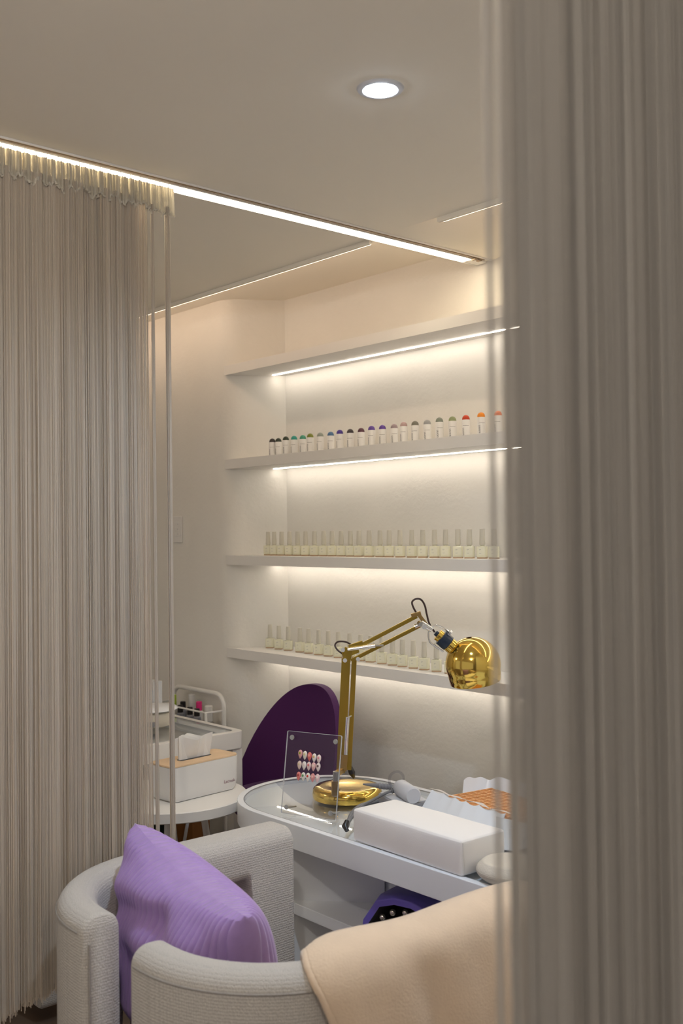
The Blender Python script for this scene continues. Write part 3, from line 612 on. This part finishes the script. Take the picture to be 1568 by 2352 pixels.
obj('seat', gprism([(.09+.17*math.copysign(abs(math.cos(a))**.75, math.cos(a)), .07+.155*math.copysign(abs(math.sin(a))**.75, math.sin(a))) for a in [2*PI*k/40 for k in range(40)]], SZ-.085, SZ), VEL, t, .02, 3)
obj('column', gtube([(0, 0, .10), (0, 0, SZ-.085)], .025, 14), CHROME, t)
for k in range(5): a = 2*PI*k/5+.3; obj('foot', gtube([(0, 0, .11), (.22*math.cos(a), .22*math.sin(a), .06)], [.018, .012], 8), CHROME, t); obj('caster', gsphere((.22*math.cos(a), .22*math.sin(a), .028), .028, 10, 6), BLACK, t)

# ================================================================== cream split-back chair
BOUC = knit('cream boucle weave', (.71, .67, .62), 520., .7, (1, 1, .34)); PIPE = mat('boucle piping', (.38, .35, .32), .9, bump=.5, bscale=300)
CX, CY = -1.817, 1.265           # centre of the back curve
HW, RC = .391, .258               # half width of the centre line, corner radius
def half_path(side):
    """centre line from the split at the back round to the front of the arm, local to the chair"""
    p = []; gap = .085; x0 = gap; ybk = -.258
    for k in range(6): p.append((x0+(HW-RC-x0)*k/5, ybk))
    for k in range(1, 15): a = -PI/2+PI/2*k/14; p.append((HW-RC+RC*math.cos(a), RC*math.sin(a)))
    yf = .405
    for k in range(1, 22): p.append((HW, yf*k/21))
    return [(side*x, y) for x, y in p]
def resample(p, n):
    P_ = [Vector(q) for q in p]; L_ = [0]
    for i in range(1, len(P_)): L_.append(L_[-1]+(P_[i]-P_[i-1]).length)
    out = []
    for k in range(n):
        s = L_[-1]*k/(n-1); i = max(j for j in range(len(L_)) if L_[j] <= s+1e-9); i = min(i, len(P_)-2)
        out.append((P_[i].lerp(P_[i+1], (s-L_[i])/(L_[i+1]-L_[i])), s))
    return out, L_[-1]
ZT, HWD = .775, .042
def arm_half(side):
    N_ = 110; pts, L_ = resample(half_path(side), N_); V = []; F = []; M_ = 28
    sm = lambda a, b, x: (lambda t_: t_*t_*(3-2*t_))(min(1, max(0, (x-a)/(b-a))))
    for k, (p, s) in enumerate(pts):
        T = (pts[min(k+1, N_-1)][0]-pts[max(k-1, 0)][0]).normalized(); nrm = Vector((T.y, -T.x))*side
        arch_ = sm(.33, .37, s)*(1-sm(L_-.145, L_-.100, s)); zb = .05+(ZT-.105-.05)*arch_
        dw = .017*sm(.30, .62, s); p = p-nrm*dw
        e = min(s, L_-s); ins = .018*(1-math.sqrt(max(0, 1-(1-min(1, e/.018))**2))) if e < .018 else 0
        w_ = HWD+dw-ins; zt = ZT-ins; r1 = .045; h = zt-zb
        sec = []
        rt, rb = min(.036, w_*.85), .024
        for cx, cz, r, a0 in ((w_-rt, zt-rt, rt, 0), (-w_+rt, zt-rt, rt, PI/2), (-w_+rb, zb+rb, rb, PI), (w_-rb, zb+rb, rb, 1.5*PI)):
            for q in range(7): a = a0+PI/2*q/6; sec.append((cx+r*math.cos(a), cz+r*math.sin(a)))
        for o_, z in sec: V.append((p.x+nrm.x*o_, p.y+nrm.y*o_, z))
    for k in range(N_-1):
        for q in range(M_): a, b = k*M_+q, k*M_+(q+1) % M_; F.append((a, b, b+M_, a+M_))
    F.append(tuple(range(M_))); F.append(tuple(range((N_-1)*M_, N_*M_)))
    pip = []
    for k, (p, s) in enumerate(pts):
        if s > L_-.02 or s < .022: continue
        T = (pts[min(k+1, N_-1)][0]-pts[max(k-1, 0)][0]).normalized(); nrm = Vector((T.y, -T.x))*side; pip.append((p.x+nrm.x*(HWD+.0005), p.y+nrm.y*(HWD+.0005), ZT-.032))
    e0 = pts[0][0]; ve = [(e0.x-side*.001, e0.y-.030, z) for z in np.linspace(.08, ZT-.05, 20)]
    return (V, F), pip, ve
def chair(label, loc_, rot):
    t = thing('barrel_chair', label, 'armchair', loc_, rot, 'cream split-back chairs')
    for sd in (-1, 1):
        g, pip, ve = arm_half(sd); a = obj('arm_shell', g, BOUC, t); obj('piping', gtube(pip, .0017, 6), PIPE, a); obj('end_seam', gtube(ve, .003, 6), PIPE, a)
    st = [(.30*math.copysign(abs(math.cos(a))**.8, math.cos(a)), .07+.28*math.copysign(abs(math.sin(a))**.8, math.sin(a))) for a in [2*PI*k/48 for k in range(48)]]
    obj('seat', gprism(st, .27, .43), BOUC, t, .03, 3); obj('plinth', gprism([(x*.9, .07+(y-.07)*.9) for x, y in st], .0, .269), BOUC, t)
    return t
ch = chair('cream woven split-back armchair with the purple cushion, in front of the desk', (CX, CY, 0), 0)
p = at(122, 2338, Z=0)
ch2 = copy_thing(ch, (p.x-.391, p.y-.36, 0), 0, 'second cream woven armchair mostly hidden behind the left string curtain')

# ------------------------------------------------------------------ purple corduroy cushion
CORDU = mat('lilac corduroy', (.42, .28, .60), .85, spec=.15, sheen=.6, noise=.12, nscale=40)
def pillow(u, v, sgn):
    x, y = u*2-1, v*2-1; W_, H_ = .262, .25
    pin = 1-.10*(1-abs(x)**1.6)*abs(y)**3; pin2 = 1-.10*(1-abs(y)**1.6)*abs(x)**3
    th = .108*((1-abs(x)**2.4)*(1-abs(y)**2.4))**.40
    px_, pz_ = x*W_*pin2, y*H_*pin
    wrk = .006*math.sin(9*x+4*y)*(1-abs(y))+.005*math.sin(5*x-13*y+1)+.004*math.sin(17*y+6*x*x)+.016*math.exp(-((x-.55)**2+(y-.35)**2)/.08)-.020*math.exp(-((x-.15)**2/.02+(y-.62)**2/.10))
    rib = .0095*(abs(math.sin(PI*33*u+.9*math.sin(4*v+2*u)+.5*math.sin(9*v+5*u)))**.8-.6)
    return (px_, sgn*(th*(1.25 if sgn > 0 else 1)+(wrk if sgn < 0 else 0)*(th/.09)+rib*min(1, th/.02)), pz_)
nu, nv = 400, 70
a = ggrid(lambda u, v: pillow(u, v, -1), nu, nv); b = ggrid(lambda u, v: pillow(u, v, 1), nu, nv)
PT1, PT2 = at(325, 1903, d=2.36), at(540, 2085, d=1.99)
t = thing('throw_pillow', 'lilac purple corduroy cushion standing in the cream chair', 'cushion', (0, 0, 0))
ex = (PT2-PT1); ex.normalize(); ez0 = Vector((-.02, -.10, 1)); ey = ez0.cross(ex).normalized(); ez = ex.cross(ey).normalized()
cen = (PT1+PT2)/2-ez*.25
Rm = Matrix(((ex.x, ey.x, ez.x), (ex.y, ey.y, ez.y), (ex.z, ey.z, ez.z)))
t.location = (cen.x, cen.y, .432)
off = cen-Vector(t.location); MM = Matrix.Translation(off) @ Rm.to_4x4()
obj('cover', [xf(a, MM), xf(b, MM)], CORDU, t, smooth=True)
zip_ = [MM @ Vector((x*.25, 0, -.222+.02*x*x)) for x in np.linspace(-.9, .9, 14)]; obj('zip_seam', gtube(zip_, .002, 6), CORDU, t)

# ------------------------------------------------------------------ beige plush throw over the right arm
PLU = mat('beige plush', (.78, .61, .45), .95, spec=.1, sheen=.5, noise=.10, nscale=14, bump=.25, bscale=220)
pts, L_ = resample(half_path(1), 120)
def throw(u, v):
    # v across: 0 = inside hang, 1 = outside hang; u along the arm
    s0 = .365-.03*(1-v)+.09*max(0, v-.55)+.012*math.sin(v*9); s = s0+(L_+.05-s0)*u
    k = min(118, max(0, s/L_*119)); i = int(k); p = pts[i][0].lerp(pts[min(i+1, 119)][0], k-i) if s < L_ else pts[119][0]+Vector((0, 1))*(s-L_)
    T = (pts[min(i+1, 119)][0]-pts[max(i-1, 0)][0]).normalized(); nrm = Vector((T.y, -T.x))
    w_ = HWD+.030; tot = [(-w_-.015, .55), (-w_, .70), (-w_*.75, .772), (0, .793), (w_*.75, .770), (w_, .69), (w_+.02, .52), (w_+.035, .30)]
    q = v*(len(tot)-1); j = min(len(tot)-2, int(q)); f = q-j
    def cr(c):
        A = [tot[max(0, j-1)][c], tot[j][c], tot[j+1][c], tot[min(len(tot)-1, j+2)][c]]
        return .5*((2*A[1])+(A[2]-A[0])*f+(2*A[0]-5*A[1]+4*A[2]-A[3])*f*f+(3*A[1]-A[0]-3*A[2]+A[3])*f**3)
    o_, z = cr(0), cr(1); out = max(0, (v-.55)/.45); inn = max(0, (.4-v)/.4)
    o_ += out*(.022*math.sin(u*12+.2+.8*v)+.010*math.sin(u*27+2)+.018)
    o_ -= inn*(.012*math.sin(u*13))
    z += (.008*math.sin(u*7+v*5)+.012*math.sin(u*3+1))*(1-out*.6)
    edge = math.exp(-u/.06); z -= .024*edge; o_ *= 1-.16*edge
    return (p.x+nrm.x*o_, p.y+nrm.y*o_, z)
t = thing('plush_throw', 'beige plush blanket draped over the right arm of the cream chair', 'blanket', (CX, CY, 0))
g1 = ggrid(throw, 90, 60)
o = obj('blanket_cloth', g1, PLU, t); sm_ = o.modifiers.new('thickness', 'SOLIDIFY'); sm_.thickness = .014; sm_.offset = 0
hem = [throw(.0, v) for v in np.linspace(.02, .98, 50)]; obj('rolled_hem', gtube(hem, .0085, 10), PLU, t)

# ================================================================== string curtains
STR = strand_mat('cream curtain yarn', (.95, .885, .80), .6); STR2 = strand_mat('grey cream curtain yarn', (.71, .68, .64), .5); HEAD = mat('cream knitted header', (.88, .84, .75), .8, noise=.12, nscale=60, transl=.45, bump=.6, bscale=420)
def strands(rows, nseg=3, ns=3):
    """rows: (x, y, ztop, zbot, r, sway) -> one mesh of thin yarns"""
    V = []; F = []
    for x, y, zt, zb, r, sw in rows:
        b = len(V); ph = random.random()*6
        for k in range(nseg+1):
            f = k/nseg; z = zt+(zb-zt)*f; dx, dy = sw*math.sin(ph+2.2*f)*f, sw*math.cos(ph*1.3+1.9*f)*f
            for q in range(ns): a = 2*PI*q/ns+ph; V.append((x+dx+r*math.cos(a), y+dy+r*math.sin(a), z))
        for k in range(nseg):
            for q in range(ns): c, d = b+k*ns+q, b+k*ns+(q+1) % ns; F.append((c, d, d+ns, c+ns))
    me = bpy.data.meshes.new('strands'); me.from_pydata(V, [], F); me.shade_smooth(); return me
def rail(y): return trk(y)+.020
cl = thing('string_curtain', 'dense cream string curtain with knitted header hanging at the left', 'curtain', (rail(.9), .9, .48))
bx, by, bz = cl.location
rows = []
for k in range(3600):
    y = .32+.995*k/3600+random.gauss(0, .001); den = math.sin(y*95)+.6*math.sin(y*231+1)
    if den < -1.2 and random.random() < .25: continue
    xo = .003*math.sin(y*180)+.003*math.sin(y*67)+random.gauss(0, .0018); zb = .468+.20*(y-.98)+random.choice((0, 0, .004, .012, .02))*random.random()+random.gauss(0, .006)
    rows.append((rail(y)+xo-bx, y-by, 2.345-bz, max(zb, .40)-bz, random.choice((.0007, .0009, .001, .0012)), .003))
o = obj('strands', strands(rows), STR, cl); o['kind'] = 'stuff'
rows = []
ye = at(395, 1000, X=rail(1.42)).y; ys = at(312, 1000, X=rail(1.32)).y
for k in range(52):
    f = random.random(); y = ys-.004+(at(347, 1000, X=rail(1.36)).y-ys)*f
    rows.append((rail(y)+random.gauss(0, .003)-bx, y-by, 2.335-bz, .50+random.random()*.05-bz, random.choice((.0007, .0009)), .006))
o = obj('loose_strands', strands(rows, 4), STR, cl); o['kind'] = 'stuff'
for px, n_, sp in ((355, 34, .0038), (390, 60, .0064)):
    y = at(px, 1200, X=rail(1.4)).y; rows = []
    for k in range(n_): a = random.random()*6.28; q = sp*math.sqrt(random.random()); rows.append((rail(y)+q*math.cos(a)-bx, y+q*math.sin(a)-by, 2.335-bz, .50+random.random()*.04-bz, .0011, .001))
    obj('cord', strands(rows, 4), STR, cl)
def header(u, v):
    y = .32+(1.425-.32)*u; g_ = 1 if u < .9 else 1-.75*(u-.9)/.1; zb = 2.326-.012*(u > .9)*(u-.9)/.1
    amp = (.0040*math.sin(y*300)+.0035*math.sin(y*817+1)+.0025*math.sin(y*1511)+.0015*math.sin(y*2210+2))*g_
    z = 2.386+(zb-2.386)*v+(.006*math.sin(y*160+2)+.004*math.sin(y*420)+.003*math.sin(y*77))*v*g_
    return (rail(y)+amp*(.4+.6*math.sin(v*2.4+.4))+.0005*math.sin(v*60+y*40)-bx+.004*v, y-by, z-bz)
hd = obj('header', ggrid(header, 1100, 16), HEAD, cl); hs = hd.modifiers.new('thickness', 'SOLIDIFY'); hs.thickness = .003
for k in range(0, 40):
    yk_ = .34+1.07*k/39; obj('glider', gtube([(rail(yk_)-bx, yk_-by, 2.384-bz), (rail(yk_)-bx, yk_-by, ZC-.0065-bz)], .0012, 6), CREAMW, cl)
hemp = [header(u, 1) for u in np.linspace(0, 1, 500)]
obj('header_hem', gtube([(p[0]+.003*math.sin(i*1.9), p[1], p[2]+.003*math.sin(i*1.3)) for i, p in enumerate(hemp)], [.0026+.0012*math.sin(i*2.7) for i in range(500)], 6), HEAD, cl)

XC = -.43
cr_ = thing('string_curtain', 'blurred grey string curtain hanging close to the viewer at the right', 'curtain', (XC, .75, .48))
rows = []; y0 = at(1118, 1176, X=XC).y
yA, yB, yC = at(1135, 1176, X=XC).y, at(1172, 1300, X=XC).y, at(1320, 1300, X=XC).y
for k in range(10): rows.append((random.gauss(0, .0010), yA+random.gauss(0, .0012)-.75, 1.925, random.random()*.03, .0009, .0004))
for k in range(130):
    y = yB+(yC-yB)*random.random(); 
    if abs(y-(yB+(yC-yB)*.12)) < .0012 or abs(y-(yB+(yC-yB)*.87)) < .0013: continue
    rows.append((-abs(random.gauss(0, .003)), y+.001-.75, 1.925, random.random()*.03, .0009, .0015))
for k in range(2600): rows.append((random.gauss(0, .0035), yC+.62*(k+random.random())/2600-.75, 1.925, random.random()*.03, .0010, .003))
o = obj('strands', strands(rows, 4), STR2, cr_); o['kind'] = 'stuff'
tr2 = thing('curtain_track', 'ceiling curtain rail above the right string curtain', 'curtain track', (XC, .9, ZC-.012)); obj('rail', gbox(-.012, .012, -.5, .5, 0, .0115), CREAMW, tr2, .001); obj('rail_groove', gbox(-.003, .003, -.5, .5, -.0006, -.0001), GREY, tr2)
obj('header', ggrid(lambda u, v: (.008*math.sin(u*160), yA-.75-.003+.68*u, 1.92-.05*(1-v)), 300, 5), HEAD, cr_)
